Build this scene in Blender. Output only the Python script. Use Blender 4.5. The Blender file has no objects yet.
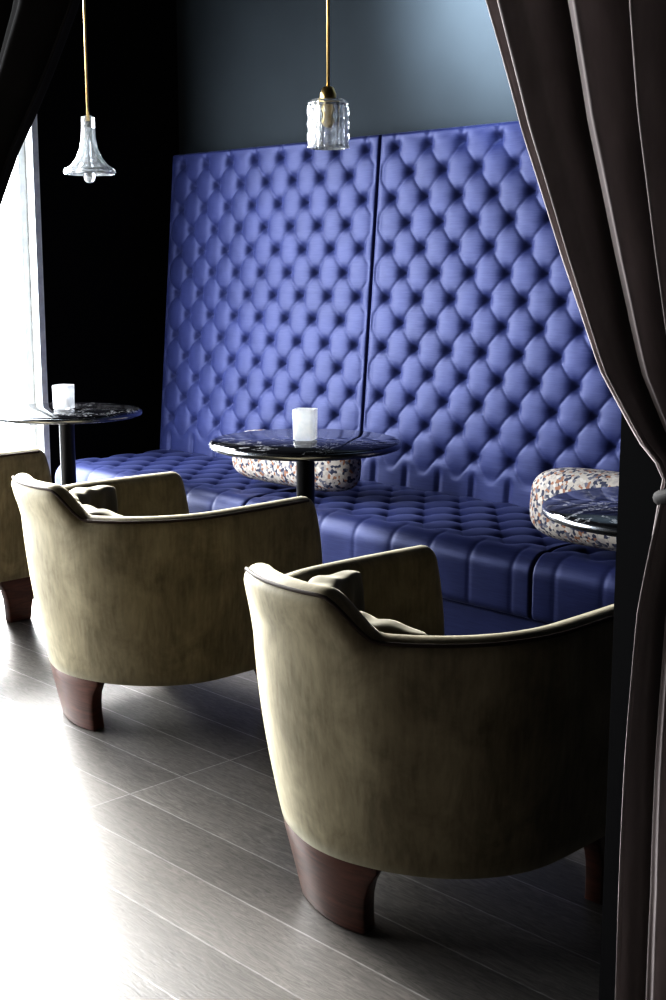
import bpy, bmesh, math, random
from math import sin, cos, pi, sqrt, exp, radians, degrees
from mathutils import Vector, Matrix
random.seed(4)
S = bpy.context.scene
COL = S.collection
S.view_settings.view_transform = 'Standard'
try:
    S.view_settings.look = 'High Contrast'
except Exception as e:
    print("LOOK", e)

# ------------------------------------------------------------ helpers
def sstep(a, b, x):
    t = max(0.0, min(1.0, (x - a) / (b - a)))
    return t * t * (3 - 2 * t)

def interp(pts, x):
    if x <= pts[0][0]: return pts[0][1]
    for (a, fa), (b, fb) in zip(pts, pts[1:]):
        if x <= b: return fa + (fb - fa) * (x - a) / (b - a)
    return pts[-1][1]

def add(name, verts, faces, mat=None, parent=None, loc=(0, 0, 0), smooth=True, mods=None):
    me = bpy.data.meshes.new(name)
    me.from_pydata([tuple(v) for v in verts], [], faces)
    bm = bmesh.new(); bm.from_mesh(me)
    bmesh.ops.remove_doubles(bm, verts=bm.verts, dist=1e-6)
    bmesh.ops.recalc_face_normals(bm, faces=bm.faces)
    bm.to_mesh(me); bm.free()
    for p in me.polygons: p.use_smooth = smooth
    o = bpy.data.objects.new(name, me)
    COL.objects.link(o)
    if mat: me.materials.append(mat)
    o.location = loc
    if parent: o.parent = parent
    return o

def bevel(o, w=0.01, seg=3):
    m = o.modifiers.new("bevel", 'BEVEL'); m.width = w; m.segments = seg; m.limit_method = 'ANGLE'; m.angle_limit = radians(40)
    m.harden_normals = False
    return o

def box(name, lo, hi, mat, parent=None, bev=0.0, smooth=False):
    x0, y0, z0 = lo; x1, y1, z1 = hi
    v = [(x0,y0,z0),(x1,y0,z0),(x1,y1,z0),(x0,y1,z0),(x0,y0,z1),(x1,y0,z1),(x1,y1,z1),(x0,y1,z1)]
    f = [(0,3,2,1),(4,5,6,7),(0,1,5,4),(1,2,6,5),(2,3,7,6),(3,0,4,7)]
    o = add(name, v, f, mat, parent, smooth=smooth)
    if bev: bevel(o, bev)
    return o

def lathe(name, prof, mat, parent=None, loc=(0,0,0), n=48, smooth=True, rfun=None):
    v = []; f = []
    for (r, z) in prof:
        for i in range(n):
            a = 2*pi*i/n
            rr = r * (rfun(a, z) if rfun else 1)
            v.append((rr*cos(a), rr*sin(a), z))
    m = len(prof)
    for j in range(m-1):
        for i in range(n):
            f.append((j*n+i, j*n+(i+1)%n, (j+1)*n+(i+1)%n, (j+1)*n+i))
    if prof[0][0] > 1e-5: f.append(tuple(range(n))[::-1])
    if prof[-1][0] > 1e-5: f.append(tuple((m-1)*n+i for i in range(n)))
    return add(name, v, f, mat, parent, loc, smooth)

def tube(name, pts, r, mat, parent=None, n=8, closed=False):
    v = []; f = []
    P = [Vector(p) for p in pts]; m = len(P)
    for i, p in enumerate(P):
        a = P[i-1] if (i > 0 or closed) else p
        b = P[(i+1) % m] if (i < m-1 or closed) else p
        t = (b-a).normalized()
        up = Vector((0,0,1)) if abs(t.z) < .9 else Vector((1,0,0))
        s = t.cross(up).normalized(); w = s.cross(t)
        for k in range(n):
            q = 2*pi*k/n
            v.append(p + s*(r*cos(q)) + w*(r*sin(q)))
    for i in range(m if closed else m-1):
        for k in range(n):
            j = (i+1) % m
            f.append((i*n+k, i*n+(k+1)%n, j*n+(k+1)%n, j*n+k))
    if not closed:
        f.append(tuple(range(n))); f.append(tuple((m-1)*n+k for k in range(n)))
    return add(name, v, f, mat, parent)

def loft(name, rings, mat, parent=None, smooth=True, cap=True):
    n = len(rings[0]); v = [p for r in rings for p in r]; f = []
    for j in range(len(rings)-1):
        for i in range(n):
            f.append((j*n+i, j*n+(i+1)%n, (j+1)*n+(i+1)%n, (j+1)*n+i))
    if cap:
        f.append(tuple(range(n))); f.append(tuple((len(rings)-1)*n+i for i in range(n)))
    return add(name, v, f, mat, parent, smooth=smooth)

def empty(name, label, cat, loc=(0,0,0), rotz=0, group=None):
    o = bpy.data.objects.new(name, None); COL.objects.link(o)
    o.location = loc; o.rotation_euler = (0,0,rotz); o.empty_display_size = .1
    o["label"] = label; o["category"] = cat
    if group: o["group"] = group
    return o

# ------------------------------------------------------------ materials
class M:
    def __init__(s, name):
        s.m = bpy.data.materials.new(name); s.m.use_nodes = True
        s.t = s.m.node_tree; s.n = s.t.nodes; s.l = s.t.links
        s.b = s.n["Principled BSDF"]
    def node(s, typ, **k):
        x = s.n.new(typ)
        for a, b in k.items(): setattr(x, a, b)
        return x
    def set(s, **k):
        for a, b in k.items():
            s.b.inputs[a.replace("_", " ")].default_value = b
        return s
    def coord(s, scale=(1,1,1), kind="Object", rot=(0,0,0)):
        c = s.node("ShaderNodeTexCoord"); mp = s.node("ShaderNodeMapping")
        mp.inputs["Scale"].default_value = scale; mp.inputs["Rotation"].default_value = rot
        s.l.new(c.outputs[kind], mp.inputs[0]); return mp.outputs[0]
    def noise(s, vec, scale, detail=4, rough=.5, dist=0):
        x = s.node("ShaderNodeTexNoise"); x.inputs["Scale"].default_value = scale
        x.inputs["Detail"].default_value = detail; x.inputs["Roughness"].default_value = rough
        x.inputs["Distortion"].default_value = dist
        s.l.new(vec, x.inputs["Vector"]); return x.outputs["Fac"]
    def ramp(s, fac, stops, interp='LINEAR'):
        r = s.node("ShaderNodeValToRGB"); e = r.color_ramp; e.interpolation = interp
        while len(e.elements) < len(stops): e.elements.new(.5)
        for el, (p, c) in zip(e.elements, stops):
            el.position = p; el.color = (*c, 1) if len(c) == 3 else c
        s.l.new(fac, r.inputs[0]); return r.outputs[0]
    def bump(s, h, strength=.2, dist=.01):
        b = s.node("ShaderNodeBump"); b.inputs["Strength"].default_value = strength; b.inputs["Distance"].default_value = dist
        s.l.new(h, b.inputs["Height"]); s.l.new(b.outputs[0], s.b.inputs["Normal"])
    def to(s, out, inp): s.l.new(out, s.b.inputs[inp])
    def mix(s, fac, a, b, typ='MIX'):
        x = s.node("ShaderNodeMix", data_type='RGBA', blend_type=typ)
        if isinstance(fac, float): x.inputs[0].default_value = fac
        else: s.l.new(fac, x.inputs[0])
        for i, q in ((6, a), (7, b)):
            if isinstance(q, tuple): x.inputs[i].default_value = (*q, 1)
            else: s.l.new(q, x.inputs[i])
        return x.outputs[2]

def simple(name, col, rough=.5, metal=0, **k):
    a = M(name); a.set(Base_Color=(*col,1), Roughness=rough, Metallic=metal, **k)
    n = a.noise(a.coord(), 25, 3); 
    r = a.ramp(n, [(.3, tuple(c*.88 for c in col)), (.7, tuple(min(1,c*1.1) for c in col))])
    a.to(r, "Base Color")
    return a.m

def mat_blue():
    a = M("blue_satin_velvet")
    v = a.coord((1,1,1)); vs = a.coord((5, 5, 90)) 
    n1 = a.noise(v, 6, 4); n2 = a.noise(vs, 3, 4, .6)
    c = a.ramp(n1, [(.3,(.020,.025,.074)),(.7,(.030,.037,.108))])
    c = a.mix(.22, c, a.ramp(n2, [(.3,(.012,.016,.052)),(.7,(.043,.052,.138))]))
    a.to(c, "Base Color")
    a.set(Roughness=.45, Sheen_Weight=.14, Sheen_Roughness=.3, Sheen_Tint=(.5,.56,1,1), Specular_IOR_Level=.32)
    a.to(a.ramp(n2, [(.3,(.38,.43,.85)),(.7,(.55,.6,1))]), "Specular Tint")
    a.bump(n2, .04, .002)
    return a.m

def mat_olive(name, lo, hi):
    a = M(name)
    v = a.coord((1,1,.7)); n1 = a.noise(v, 7, 6, .65, .5); n2 = a.noise(a.coord((1,1,.15)), 90, 2)
    c = a.ramp(n1, [(.32, lo), (.68, hi)])
    c = a.mix(.25, c, a.ramp(n2, [(.3, lo), (.7, hi)]))
    a.to(c, "Base Color")
    a.set(Roughness=.6, Sheen_Weight=.45, Sheen_Roughness=.4, Sheen_Tint=(.9,.86,.70,1), Specular_IOR_Level=.2)
    a.bump(n2, .1, .002)
    return a.m

def mat_floor():
    a = M("oak_planks")
    v = a.coord((1,1,1), "Object")
    br = a.node("ShaderNodeTexBrick"); br.offset = .37; br.offset_frequency = 1; br.squash = 1
    br.inputs["Scale"].default_value = 1; br.inputs["Brick Width"].default_value = 1.9
    br.inputs["Row Height"].default_value = .165; br.inputs["Mortar Size"].default_value = .0024
    br.inputs["Mortar Smooth"].default_value = .2; br.inputs["Bias"].default_value = 0
    br.inputs["Color1"].default_value = (.095,.088,.081,1); br.inputs["Color2"].default_value = (.185,.173,.162,1)
    br.inputs["Mortar"].default_value = (.30,.29,.28,1)
    a.l.new(v, br.inputs["Vector"])
    g = a.noise(a.coord((1.8, 11, 1)), 7, 9, .62, 2.2)
    gc = a.ramp(g, [(.3,(.55,.54,.54)),(.52,(.92,.91,.90)),(.75,(1.35,1.33,1.31))])
    c = a.mix(1.0, br.outputs["Color"], gc, 'MULTIPLY')
    a.to(c, "Base Color")
    r = a.ramp(g, [(.3,(.50,.50,.50)),(.7,(.38,.38,.38))])
    a.to(r, "Roughness")
    mm = a.node("ShaderNodeMath", operation='SUBTRACT'); a.l.new(g, mm.inputs[0]); a.l.new(br.outputs["Fac"], mm.inputs[1])
    a.bump(mm.outputs[0], .18, .004)
    a.set(Specular_IOR_Level=.6)
    return a.m

def mat_marble():
    a = M("black_marble")
    v = a.coord()
    n = a.noise(v, 5, 9, .6, 1.5)
    c = a.ramp(n, [(0,(.006,.006,.008)),(.485,(.01,.01,.012)),(.5,(.35,.35,.36)),(.515,(.01,.01,.012)),(1,(.02,.02,.024))])
    a.to(c, "Base Color"); a.set(Roughness=.07, Specular_IOR_Level=.6)
    return a.m

def mat_speckle():
    a = M("speckled_print_fabric")
    v = a.coord()
    vo = a.node("ShaderNodeTexVoronoi"); vo.inputs["Scale"].default_value = 95
    a.l.new(v, vo.inputs["Vector"])
    sp = a.node("ShaderNodeSeparateColor"); a.l.new(vo.outputs["Color"], sp.inputs[0])
    c = a.ramp(sp.outputs[0], [(0,(.44,.40,.36)),(.32,(.04,.045,.08)),(.50,(.36,.33,.31)),(.64,(.28,.14,.09)),(.76,(.14,.14,.18)),(.88,(.52,.49,.46))], 'CONSTANT')
    a.to(c, "Base Color"); a.set(Roughness=.85)
    a.bump(a.noise(v, 200, 2), .2, .002)
    return a.m

def mat_wood():
    a = M("mahogany")
    v = a.coord((1,1,9)); n = a.noise(v, 8, 5, .6, 1)
    a.to(a.ramp(n, [(.3,(.040,.014,.009)),(.7,(.11,.038,.024))]), "Base Color")
    a.set(Roughness=.35, Coat_Weight=.2)
    return a.m

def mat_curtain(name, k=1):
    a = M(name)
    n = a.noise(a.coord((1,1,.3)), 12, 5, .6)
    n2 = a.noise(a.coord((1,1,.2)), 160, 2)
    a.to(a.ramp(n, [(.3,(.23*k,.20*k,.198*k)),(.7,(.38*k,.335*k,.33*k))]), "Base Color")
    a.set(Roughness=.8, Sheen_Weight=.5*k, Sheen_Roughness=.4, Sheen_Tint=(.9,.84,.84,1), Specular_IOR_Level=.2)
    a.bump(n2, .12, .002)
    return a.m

def mat_paint(name, c, rough=.7, spec=.5):
    a = M(name)
    n = a.noise(a.coord(), 3, 5)
    a.to(a.ramp(n, [(.3, tuple(x*.92 for x in c)), (.7, tuple(x*1.06 for x in c))]), "Base Color")
    a.set(Roughness=rough, Specular_IOR_Level=spec)
    a.bump(a.noise(a.coord(), 140, 2), .05, .002)
    return a.m

def mat_glass(name, opal=.35, rough=.04, **k):
    a = M(name)
    a.set(Base_Color=(.95,.97,1,1), Roughness=rough, IOR=1.45, Transmission_Weight=1-opal, **k)
    n = a.noise(a.coord(), 60, 2)
    a.to(a.ramp(n, [(.3,(.88,.92,.95)),(.7,(1,1,1))]), "Base Color")
    if rough > .1: a.bump(n, .6, .004)
    return a.m

BLUE = mat_blue()
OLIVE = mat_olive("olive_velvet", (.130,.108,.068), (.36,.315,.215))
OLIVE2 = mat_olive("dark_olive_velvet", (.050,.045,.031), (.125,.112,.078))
PIPE = simple("dark_brown_piping", (.035,.018,.010), .7)
FLOOR = mat_floor(); MARBLE = mat_marble(); SPECK = mat_speckle(); WOOD = mat_wood()
CURT = mat_curtain("taupe_velvet_drape"); CURT2 = mat_curtain("shaded_drape_dark_tie", .05)  # CURT2: same velvet with backlit shade put into its colour; also dark tiebacks
BLACKP = mat_paint("black_wall_paint", (.004,.004,.005), .8, .15)
GREYP = mat_paint("slate_grey_wall_paint", (.036,.044,.052), .8, .12)
CEILP = mat_paint("dark_ceiling_paint", (.02,.02,.022), .8)
WHITEP = simple("white_window_frame_paint", (.75,.78,.8), .4)
BRASS = simple("brushed_brass", (.62,.45,.2), .3, 1)
STEEL = simple("dark_polished_steel", (.25,.26,.28), .25, 1)
BLACKM = simple("black_metal", (.012,.012,.014), .3)
OPAL = mat_glass("cut_opal_glass", .25)
CRYST = mat_glass("cut_crystal_glass", .2)
FROST = mat_glass("frosted_glass_added_glow", .40, .12, Emission_Color=(.95,.97,1,1), Emission_Strength=.12)  # slight emission added as candle glow; the candle itself has no flame
WAX = simple("white_candle_wax", (.85,.82,.76), .5)
PLINTH = simple("dark_plinth", (.01,.01,.015), .5)

# ------------------------------------------------------------ room shell
XL, XR, YF, YB, H = -5.3, 1.2, -1.8, 4.1, 3.0
def struct(o): o["kind"] = "structure"; return o
struct(box("floor", (XL-.15,YF-.15,-.1), (XR+.15,YB+.15,0), FLOOR))
struct(box("ceiling", (XL-.15,YF-.15,H), (XR+.15,YB+.15,H+.1), CEILP))
struct(box("wall_back", (XL-.15,YB,0), (XR+.15,YB+.15,H), GREYP))
struct(box("wall_front", (XL-.15,YF-.15,0), (XR+.15,YF,H), BLACKP))
struct(box("wall_right", (XR,YF,0), (XR+.15,YB,H), BLACKP))
WY0, WY1, WZ0, WZ1 = -1.2, 3.27, .06, 2.65
def addbox(v, f, lo, hi):
    b = len(v); x0,y0,z0 = lo; x1,y1,z1 = hi
    v += [(x0,y0,z0),(x1,y0,z0),(x1,y1,z0),(x0,y1,z0),(x0,y0,z1),(x1,y0,z1),(x1,y1,z1),(x0,y1,z1)]
    f += [tuple(b+i for i in q) for q in [(0,3,2,1),(4,5,6,7),(0,1,5,4),(1,2,6,5),(2,3,7,6),(3,0,4,7)]]
def multibox(name, boxes, mat, parent=None):
    v = []; f = []
    for lo, hi in boxes: addbox(v, f, lo, hi)
    me = bpy.data.meshes.new(name); me.from_pydata(v, [], f); me.materials.append(mat)
    o = bpy.data.objects.new(name, me); COL.objects.link(o)
    if parent: o.parent = parent
    return o
struct(multibox("wall_left", [((XL-.15,WY1,0),(XL,YB,H)), ((XL-.15,YF,0),(XL,WY0,H)),
    ((XL-.15,WY0,WZ1),(XL,WY1,H)), ((XL-.15,WY0,0),(XL,WY1,WZ0))], BLACKP))
fr = []
fx0, fx1 = XL-.12, XL-.05
fr += [((fx0,WY0,WZ0),(fx1,WY1,WZ0+.05)), ((fx0,WY0,WZ1-.05),(fx1,WY1,WZ1))]
for y in (WY0, .25, WY1-.05):
    fr.append(((fx0,y,WZ0+.05),(fx1,y+.05,WZ1-.05)))
struct(multibox("window_1", fr, WHITEP))
struct(multibox("trim_1", [((XL-.05,WY1-.012,WZ0),(XL+.012,WY1+.02,WZ1))], WHITEP))
struct(box("baseboard_back", (XL,YB-.015,0), (XR,YB,.1), PLINTH))
struct(box("baseboard_left", (XL,WY1,0), (XL+.015,YB-.015,.1), PLINTH))
struct(box("wall_pier", (-.915,1.40,0), (XR,1.50,H), BLACKP))

# ------------------------------------------------------------ banquette
BW, BH = .175, .200      # diamond size
def tuft(x, z):
    p = x/BW + z/BH; q = x/BW - z/BH
    sp = abs(sin(pi*p)); sq = abs(sin(pi*q))
    pillow = (sp*sq)**.5
    mn = min(sp, sq)
    crease = 1-exp(-(mn/.09)**1.1)
    pr, qr = round(p), round(q)
    dx = (p-pr + q-qr)*BW/2; dz = (p-pr - (q-qr))*BH/2
    d = sqrt(dx*dx+dz*dz)
    dim = 1-exp(-(d/.0175)**1.15)
    h = .0055*pillow + .0028*crease + .034*dim
    if d < .011: h += .004*sqrt(max(0, 1-(d/.011)**2)) + .002
    return h
banq = empty("banquette", "tall deep-blue button-tufted velvet banquette against the wall", "banquette", (-3.1,3.6,0))
def setpar(o, par):
    o.parent = par
    o.matrix_parent_inverse = Matrix.Translation(-Vector(par.location))
    return o
ZS0, ZS1 = .40, 1.86
def yback(z): return 3.872 + (z-.45)*.085
def back_panel(x0, x1, label=None):
    w = x1-x0; nu = int(w/.0055); nz = int((ZS1-ZS0)/.0055)
    v = []; f = []
    for j in range(nz+1):
        z = ZS0 + (ZS1-ZS0)*j/nz
        for i in range(nu+1):
            x = x0 + w*i/nu
            lx = x-x0-BW*.5
            h = tuft(lx, z-.60)
            k = sstep(.555, .50, z)
            if k > 0:
                g = abs(sin(pi*(lx)/BW)); pl = .004*sqrt(g)+.008*min(1, g*2.5)+.028
                h = h*(1-k)+pl*k
            kt = sstep(1.81, 1.845, z)
            if kt > 0: h = h*(1-kt)+ (.034+.006*min(1,abs(sin(pi*lx/BW))*3))*kt
            ed = min(x-x0, x1-x); e = min(ed*1.6, ZS1-z)
            ke = sstep(.032,.010,ed)
            h = h*(1-ke)+.038*ke
            r = .014
            if e < r: h = (h+.004)*sqrt(max(0, 1-((r-e)/r)**2)) - .004
            v.append((x, yback(z)-h, z))
    W = nu+1
    for j in range(nz):
        for i in range(nu):
            f.append((j*W+i, j*W+i+1, (j+1)*W+i+1, (j+1)*W+i))
    ring = [i for i in range(W)] + [j*W+nu for j in range(1, nz+1)] + [nz*W+i for i in range(nu-1,-1,-1)] + [j*W for j in range(nz-1,0,-1)]
    b = len(v)
    for r_ in ring: v.append((v[r_][0], min(4.085, yback(v[r_][2])+.10), v[r_][2]))
    n = len(ring)
    for i in range(n): f.append((ring[i], b+i, b+(i+1)%n, ring[(i+1)%n]))
    f.append(tuple(range(b, b+n)))
    return setpar(add("back_panel", v, f, BLUE), banq)
def seat_cushion(x0, x1):
    yb, yf, zt, zb, r = 3.88, 3.215, .437, .255, .045
    path = []
    n1 = 90
    for i in range(n1+1): path.append((yb+(yf+r-yb)*i/n1, zt-.0, 0, 1, i/n1, 'T'))
    for i in range(1, 9):
        a = pi/2*i/9; path.append((yf+r-r*sin(a), zt-r+r*cos(a), -sin(a), cos(a), i/9, 'C'))
    n2 = 24
    for i in range(n2+1): path.append((yf, zt-r-(zt-r-zb)*i/n2, -1, 0, i/n2, 'F'))
    w = x1-x0; nu = int(w/.007); v = []; f = []
    for (y, z, ny, nz_, k, t) in path:
        for i in range(nu+1):
            x = x0+w*i/nu; lx = x-x0-BW*.5
            g = abs(sin(pi*lx/BW)); pl = .0022*sqrt(g)+.003*(1-exp(-(g/.12)**1.2))
            if t == 'T':
                h = tuft(lx, y-3.36)*.75
                kk = sstep(3.30, 3.255, y); h = h*(1-kk)+(pl+.022)*kk
            else:
                h = pl+.022
                if t == 'F' and k > .8: h *= sqrt(max(0,1-((k-.8)/.2)**2))*.6+.4
            e = min(x-x0, x1-x)
            if e < .008: h = (h+.006)*sqrt(max(0,1-((.008-e)/.008)**2))-.006
            v.append((x, y+ny*h, z+nz_*h-.02))
    W = nu+1; m = len(path)
    for j in range(m-1):
        for i in range(nu): f.append((j*W+i, j*W+i+1, (j+1)*W+i+1, (j+1)*W+i))
    b = len(v); v += [(x0, yb, zb-.02), (x1, yb, zb-.02)]
    f.append(tuple([b] + [j*W for j in range(m)]))
    f.append(tuple([b+1] + [j*W+nu for j in range(m-1,-1,-1)]))
    f.append(tuple([b, b+1] + [(m-1)*W+i for i in range(nu,-1,-1)]))
    f.append(tuple([b+1, b] + [i for i in range(nu+1)]))
    return setpar(add("seat_cushion", v, f, BLUE), banq)
edges = [-5.17, -3.78, -2.39, -1.0]
for a_, b_ in zip(edges, edges[1:]):
    back_panel(a_+.0005, b_-.0005)
    seat_cushion(max(a_,-5.10)+.0005, b_-.0005)
o = setpar(box("base", (-5.10,3.222,0.0), (-1.0,4.08,.232), BLUE, bev=.008), banq)
o = setpar(tube("piping", [(-5.10,3.214,.232),(-1.0,3.214,.232)], .006, BLUE), banq)

# ------------------------------------------------------------ armchairs
R_, LA = .368, .33
SA = R_*pi/2
def up(s):
    sg = 1 if s >= 0 else -1
    a = abs(s)
    if a <= SA:
        ph = s/R_; return (R_*sin(ph), -R_*cos(ph), sin(ph), -cos(ph), ph)
    e = a-SA; k = e/LA
    n = Vector((1, .08*k, 0)).normalized()
    return (sg*(R_-.012*k*k), e, sg*n.x, n.y, sg*(pi/2+e/R_))
ZB = .168
def hi(s): 
    ph = abs(up(s)[4]+radians(9)); return 1-sstep(radians(20), radians(37), ph)
def taper(s):
    ph = abs(up(s)[4]); return .028+.042*(1-sstep(radians(15), radians(95), ph))
def ztop(s): return .655+.082*hi(s)
T_ = .066
def section(s, shrink=1.0, fwd=0.0):
    x, y, nx, ny, ph = up(s)
    zt = ztop(s); tp = taper(s); h = hi(s)
    pts = []
    for i in range(15):
        k = i/14; z = ZB+(zt-T_/2-ZB)*k
        d = -tp*(1-k)**1.5 + .004*sin(pi*k) + .022*h*sstep(.84,1,k)
        pts.append((d, z))
    dt = pts[-1][0]
    for i in range(1, 9):
        a = pi*i/9; pts.append((dt-T_/2+T_/2*cos(a), zt-T_/2+T_/2*sin(a)))
    for i in range(8):
        k = i/7; z = zt-T_/2-(zt-T_/2-.26)*k
        pts.append((dt-T_-(dt)*min(1,k*3), z))
    pts.append((-T_-tp*.8, ZB))
    cd = sum(p[0] for p in pts)/len(pts); cz = (zt+ZB)/2
    out = []
    ke = max(0, abs(s)-SA)/LA
    for d, z in pts:
        d = cd+(d-cd)*shrink; 
        zz = cz+(z-cz)*(1-(1-shrink)*.12)
        bul = .045*ke*max(0, 1-((zz-.38)/.28)**2)
        out.append((x+nx*d, y+ny*d+fwd+bul, zz))
    return out
STOT = SA+LA
def build_armchair(loc, rot, label):
    E = empty("armchair", label, "armchair", loc, rot, "olive velvet tub armchairs")
    ns = 110; rings = []
    rings.append(section(-STOT, .35, .024)); rings.append(section(-STOT, .72, .019)); rings.append(section(-STOT, .92, .010))
    for i in range(ns+1): rings.append(section(-STOT+2*STOT*i/ns))
    rings.append(section(STOT, .92, .010)); rings.append(section(STOT, .72, .019)); rings.append(section(STOT, .35, .024))
    loft("shell", rings, OLIVE, E)
    pts = []
    for i in range(ns+1):
        s = -STOT+2*STOT*i/ns; x,y,nx,ny,ph = up(s); d = .022*hi(s)-.006
        pts.append((x+nx*d, y+ny*d, ztop(s)-T_/2+.022))
    tube("piping", pts, .004, PIPE, E, 8)
    def outline(inset, z, fr):
        pts = []
        for i in range(61):
            s = -STOT+.02+2*(STOT-.02)*i/60; x,y,nx,ny,ph = up(s)
            pts.append((x-nx*inset, y-ny*inset, z))
        x0, y0, _ = pts[-1]; x1 = pts[0][0]
        for i in range(1, 14):
            k = i/14; pts.append((x0+(x1-x0)*k, y0+fr*sin(pi*k)**.6, z))
        return pts
    rings = [outline(.12,.30,.0), outline(.085,.31,.02), outline(.078,.35,.035), outline(.078,.41,.035), outline(.09,.435,.022), outline(.13,.45,0), outline(.22,.46,-.05)]
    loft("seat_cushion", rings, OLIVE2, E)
    rings = [outline(.12,ZB+.005,-.01), outline(.10,ZB+.01,.0), outline(.085,.20,.01), outline(.085,.295,.01), outline(.10,.30,0)]
    loft("seat_base", rings, OLIVE, E)
    rings = []
    for i in range(61):
        k = i/60; s = -.66+.94*k; x,y,nx,ny,ph = up(s)
        th = .10*sqrt(max(.02, 1-(2*k-1)**4))
        ring = []
        for j in range(24):
            a = 2*pi*(j+.5)/24
            d = -T_-.008-th/2 + th/2*cos(a)*abs(cos(a))**-.3 + .004*sin(s*40+3*sin(a))
            z = .575 + (.10+ .02*cos(2*a))*sin(a)*(.75+.25*sqrt(max(0,1-(2*k-1)**4)))+.003*sin(s*50)*max(0,sin(a))
            ring.append((x+nx*d, y+ny*d, z))
        rings.append(ring)
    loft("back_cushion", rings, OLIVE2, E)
    def leg(s0, halft, halfb, th=.045, ins=0):
        rings = []
        for (z, k) in ((.0,0),(.01,.02),(.05,.10),(.09,.26),(.12,.5),(.142,.8),(.155,1),(.185,1)):
            hw = halfb+(halft-halfb)*k
            out = []; inn = []
            for i in range(15):
                s = s0+hw*(2*i/14-1)
                x,y,nx,ny,ph = up(max(-STOT,min(STOT,s)))
                d = -taper(s)-.003-(.010+ins)*max(0,(1-z/.15))
                out.append((x+nx*d, y+ny*d, z)); inn.append((x+nx*(d-th), y+ny*(d-th), z))
            rings.append(out+inn[::-1])
        o = loft("leg", rings, WOOD, E, smooth=True)
        bevel(o, .004, 2)
        return o
    leg(-.06, .215, .16, ins=.022)
    leg(SA+LA-.085, .085, .045); leg(-(SA+LA-.085), .085, .045)
    return E
build_armchair((-1.75,1.985,0), -radians(1), "olive-brown velvet tub armchair with mahogany feet beside the tied-back curtain")
build_armchair((-3.11,2.26,0), -radians(1), "olive-brown velvet tub armchair pulled up to a marble table")
build_armchair((-4.58,2.26,0), -radians(2), "olive-brown velvet tub armchair beside the bright window")

# ------------------------------------------------------------ tables
def table(x, y, r, label):
    E = empty("round_table", label, "table", (x,y,0), random.random()*6, "round black marble tables")
    lathe("table_top", [(0,.722),(r-.012,.722),(r-.004,.728),(r,.736),(r-.004,.745),(r-.010,.75),(0,.75)], MARBLE, E, n=96)
    lathe("rim", [(r+.0005,.727),(r+.003,.730),(r+.003,.741),(r+.0005,.744)], STEEL, E, n=96)
    lathe("pole", [(.031,.02),(.031,.70),(.10,.712),(.10,.722)], BLACKM, E, n=32)
    lathe("base", [(.22,0),(.22,.008),(.20,.016),(.05,.026),(.031,.03)], BLACKM, E, n=64)
table(-3.18,2.97,.32,"round black marble bistro table with a candle holder on top")
table(-4.56,2.92,.305,"round black marble table standing near the window")
table(-1.65,2.76,.31,"round black marble table partly hidden by the curtain")

# ------------------------------------------------------------ candle holders
def candle(x, y, label, w=.042, h=.105):
    E = empty("candle_holder", label, "candle holder", (x,y,.7501), .55, "glass candle holders")
    n = 40
    def sq(r, z, p=6):
        return [(r*math.copysign(abs(cos(a))**(2/p), cos(a)), r*math.copysign(abs(sin(a))**(2/p), sin(a)), z) for a in [2*pi*i/n for i in range(n)]]
    rings = [sq(w*.8,0), sq(w,.004), sq(w*1.0,.03), sq(w*1.02,h*.7), sq(w*1.03,h), sq(w*.9,h), sq(w*.88,h*.6), sq(w*.86,.014), sq(w*.3,.012)]
    loft("glass_cup", rings, FROST, E)
    lathe("candle", [(0,.0145),(w*.7,.0145),(w*.7,.055),(w*.62,.06),(0,.057)], WAX, E, n=32)
    lathe("wick", [(0,.057),(.0015,.057),(.0013,.07),(0,.071)], BLACKM, E, n=8)
candle(-3.175,2.965,"square frosted glass candle holder on a marble table top", .036)
candle(-4.575,2.92,"square frosted glass candle holder on the window-side table", .036,.10)

# ------------------------------------------------------------ pendants
def pendant_bell(x, y):
    E = empty("pendant_lamp", "pendant with flared trumpet-shaped cut glass shade on brass rod", "lamp", (x,y,0), 0, "glass pendant lamps")
    lathe("ceiling_canopy", [(0,2.999),(.05,2.999),(.05,2.985),(.012,2.965),(.006,2.96)], BRASS, E)
    lathe("rod", [(.0055,1.885),(.0055,2.965)], BRASS, E, n=16)
    fun = lambda a, z: 1+.05*cos(8*a)*sstep(1.86,1.70,z)
    prof = [(.016,1.905),(.026,1.90),(.027,1.86),(.029,1.82),(.036,1.78),(.05,1.745),(.070,1.72),(.094,1.705),(.099,1.690),
            (.094,1.682),(.084,1.696),(.064,1.712),(.044,1.738),(.031,1.775),(.024,1.82),(.021,1.86),(.0,1.865)]
    lathe("glass_shade", prof, OPAL, E, n=64, rfun=fun, smooth=False)
    lathe("bulb", [(0,1.648),(.014,1.652),(.023,1.668),(.021,1.686),(.010,1.71),(.008,1.80),(0,1.85)], OPAL, E, n=24)
def pendant_crystal(x, y):
    E = empty("pendant_lamp", "pendant with chunky cut crystal tumbler shade and brass socket", "lamp", (x,y,0), 0, "glass pendant lamps")
    lathe("ceiling_canopy", [(0,2.999),(.05,2.999),(.05,2.985),(.012,2.965),(.006,2.96)], BRASS, E)
    lathe("rod", [(.0055,1.86),(.0055,2.965)], BRASS, E, n=16)
    lathe("socket", [(.006,1.895),(.018,1.89),(.026,1.87),(.026,1.845),(.022,1.84),(.022,1.78),(.018,1.77),(0,1.77)], BRASS, E, n=24)
    def fun(a, z): return 1+.055*abs(cos(8*a)) + .03*sin(z*160)*cos(8*a)
    prof = [(.030,1.856),(.052,1.852),(.064,1.842)]
    for i in range(1, 18): prof.append((.064, 1.842-.140*i/17))
    prof += [(.056,1.700),(.050,1.712),(.050,1.832),(.032,1.842)]
    lathe("crystal_shade", prof, CRYST, E, n=96, smooth=False, rfun=fun)
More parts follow.
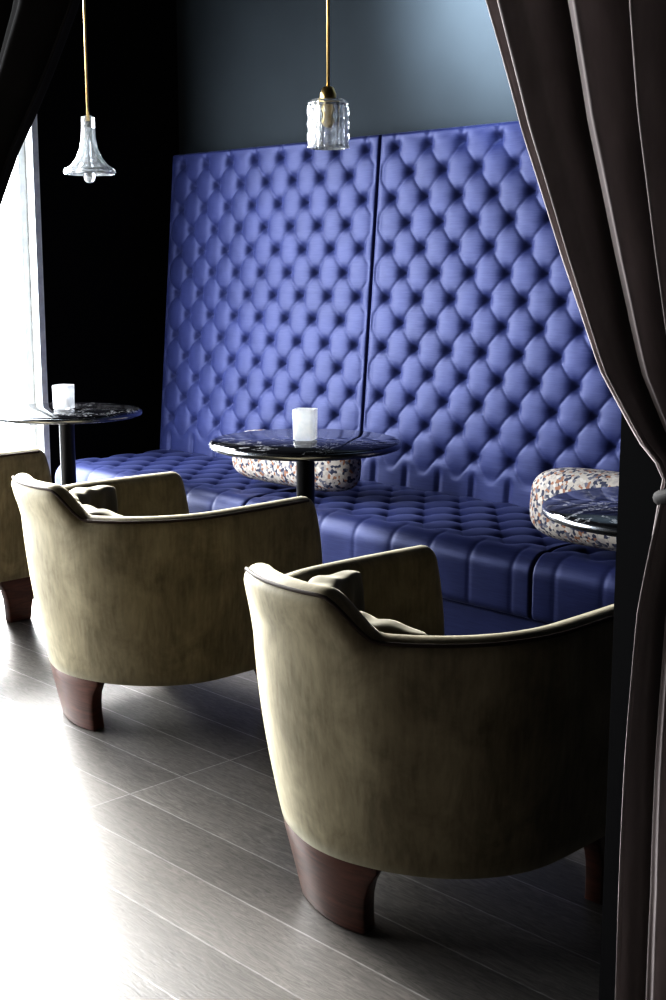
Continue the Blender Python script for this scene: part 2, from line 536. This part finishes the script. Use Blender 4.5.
pendant_bell(-4.44, 2.99)
pendant_crystal(-3.12, 3.02)

# ------------------------------------------------------------ cushions
def cushion(x, y, rot, label, L=.30, Dp=.10, Hh=.115, z=.465):
    nu, nv = 64, 32; v = []; f = []
    for j in range(nv+1):
        ph = -pi/2+pi*j/nv
        for i in range(nu):
            a = 2*pi*i/nu
            def sp(c, p): return math.copysign(abs(c)**p, c)
            px = L*sp(cos(a),.45)*sp(cos(ph),.5); pz = Hh*sp(sin(a),.6)*sp(cos(ph),.5)
            py = Dp*sp(sin(ph),.9)*(1-.15*(px/L)**4)
            v.append((px, py, pz))
    for j in range(nv):
        for i in range(nu): f.append((j*nu+i, j*nu+(i+1)%nu, (j+1)*nu+(i+1)%nu, (j+1)*nu+i))
    o = add("lumbar_cushion", v, f, SPECK); o.location = (x,y,z+Hh); o.rotation_euler = (radians(-6),0,rot)
    o["label"] = label; o["category"] = "cushion"; o["group"] = "speckled lumbar cushions"
cushion(-3.77,3.46,0,"speckled cream, navy and rust lumbar cushion on the blue seat", L=.35, Hh=.105)
cushion(-2.17,3.36,0,"speckled cream and navy cushion at the seat edge beside a table", L=.34, Hh=.12, Dp=.12)

# ------------------------------------------------------------ curtains
YC = 1.30
def curtain(name, label, edge, outer, tiez, flip, npl, mat):
    E = empty(name, label, "curtain", (edge(0.0), YC, 0), 0, "tied-back velvet curtains")
    nc, nz = 260, 150; v = []; f = []
    for j in range(nz+1):
        z = .012+(2.93-.012)*j/nz
        e = edge(z); o = outer(z)
        amp = interp([(0,.045),(.6,.040),(tiez-.1,.022),(tiez,.014),(tiez+.1,.022),(tiez+.5,.045),(3,.055)], z)
        for i in range(nc+1):
            c = i/nc
            w = c + .012*sin(9*c+z*1.3)
            x = e+(o-e)*c
            ph = 2*pi*npl*w
            y = YC + amp*(sin(ph)*.8+.25*sin(2.3*ph+1.0+z)) + .012*sin(z*5+c*7)
            v.append((x-edge(0.0), y-YC, z))
    W = nc+1
    for j in range(nz):
        for i in range(nc): f.append((j*W+i, j*W+i+1, (j+1)*W+i+1, (j+1)*W+i))
    o = add("drape", v, f, mat, E)
    m = o.modifiers.new("solid", 'SOLIDIFY'); m.thickness = .005
    xm = (edge(tiez)+outer(tiez))/2-edge(0.0); hw = abs(outer(tiez)-edge(tiez))/2+.004
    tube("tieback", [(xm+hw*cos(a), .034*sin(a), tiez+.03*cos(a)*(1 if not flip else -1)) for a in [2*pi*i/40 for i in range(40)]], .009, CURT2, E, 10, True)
    return E
Re = [(0,-.845),(.4,-.83),(.75,-.82),(.93,-.812),(1.04,-.795),(1.09,-.787),(1.124,-.825),(1.202,-.885),(1.341,-.955),(1.485,-1.022),(1.645,-1.083),(1.9,-1.165),(2.3,-1.28),(2.93,-1.42)]
Ro = [(0,-.42),(.6,-.46),(1.0,-.58),(1.09,-.60),(1.25,-.52),(1.6,-.3),(2.2,-.05),(2.93,.1)]
curtain("curtain", "taupe-brown velvet curtain tied back in deep pleats on the pier", lambda z: interp(Re, z), lambda z: interp(Ro, z), 1.09, False, 9, CURT)
Le = [(0,-2.50),(.9,-2.50),(1.09,-2.52),(1.2,-2.45),(1.535,-2.22),(1.66,-2.09),(1.77,-1.985),(2.1,-1.78),(2.93,-1.44)]
Lo = [(0,-2.80),(.9,-2.74),(1.09,-2.68),(1.3,-2.74),(1.7,-2.85),(2.93,-2.95)]
curtain("curtain", "taupe velvet curtain with painted backlit shade, tied back on the window side of the opening", lambda z: interp(Le, z), lambda z: interp(Lo, z), 1.09, True, 7, CURT2)
E = empty("curtain_rod", "dark metal ceiling curtain rod carrying two velvet drapes", "curtain rod", (-1.4,YC,2.95))
tube("rod", [(-1.6,0,0),(1.6,0,0)], .014, BLACKM, E, 16)
for xx in (-1.5, 0, 1.5):
    tube("bracket", [(xx,0,0),(xx,0,.05)], .008, BLACKM, E, 8)

# ------------------------------------------------------------ light
w = bpy.data.worlds.new("overcast_sky"); S.world = w; w.use_nodes = True
wn = w.node_tree; bg = wn.nodes["Background"]; bg.inputs[1].default_value = 17.5
tc = wn.nodes.new("ShaderNodeTexCoord"); sx = wn.nodes.new("ShaderNodeSeparateXYZ"); mr = wn.nodes.new("ShaderNodeMapRange")
mr.inputs[1].default_value = -.42; mr.inputs[2].default_value = -.08
rp = wn.nodes.new("ShaderNodeValToRGB")
rp.color_ramp.elements[0].color = (.06,.065,.07,1); rp.color_ramp.elements[1].color = (.93,.97,1,1)
wn.links.new(tc.outputs["Generated"], sx.inputs[0]); wn.links.new(sx.outputs[2], mr.inputs[0])
wn.links.new(mr.outputs[0], rp.inputs[0]); wn.links.new(rp.outputs[0], bg.inputs[0])
la = bpy.data.lights.new("window_portal", 'AREA'); la.shape = 'RECTANGLE'; la.size = WZ1-WZ0; la.size_y = WY1-WY0
la.cycles.is_portal = True
lo = bpy.data.objects.new("window_portal", la); COL.objects.link(lo)
lo.location = (XL-.13, (WY0+WY1)/2, (WZ0+WZ1)/2); lo.rotation_euler = (0, -pi/2, 0)
su = bpy.data.lights.new("sun", 'SUN'); su.energy = 24; su.angle = radians(38); su.color = (1,.98,.95)
so = bpy.data.objects.new("sun", su); COL.objects.link(so)
el = radians(24); dd = Vector((.93*cos(el), -.36*cos(el), -sin(el)))
so.rotation_euler = dd.to_track_quat('-Z','Y').to_euler(); so.location = (-8, 4, 4)
# added unseen spotlight, only there to wash the slate wall above the banquette
SX = -3.15
E = empty("added_wash_spot", "added out-of-view spotlight washing the slate wall", "lamp", (SX,2.95,2.92))
lathe("added_wash_body", [(0,.075),(.03,.075),(.035,.06),(.035,-.03),(.03,-.03),(.028,.03),(0,.03)], BLACKM, E)
sp = bpy.data.lights.new("spot", 'SPOT'); sp.energy = 800; sp.spot_size = radians(80); sp.spot_blend = 1.0; sp.color = (.84,.93,1); sp.shadow_soft_size = .03
spo = bpy.data.objects.new("spot", sp); COL.objects.link(spo); spo.location = (SX,2.95,2.88)
spo.rotation_euler = (Vector((SX+.05,4.1,2.62))-Vector((SX,2.95,2.88))).to_track_quat('-Z','Y').to_euler()

# ------------------------------------------------------------ camera
cd = bpy.data.cameras.new("camera"); cam = bpy.data.objects.new("camera", cd); COL.objects.link(cam)
cam.location = (0,0,1.32); th = math.atan(232/1300)
d = Vector((-.716*cos(th), .698*cos(th), -sin(th)))
cam.rotation_euler = d.to_track_quat('-Z','Y').to_euler()
cd.sensor_width = 36; cd.lens = 46.8; cd.clip_start = .05
S.camera = cam
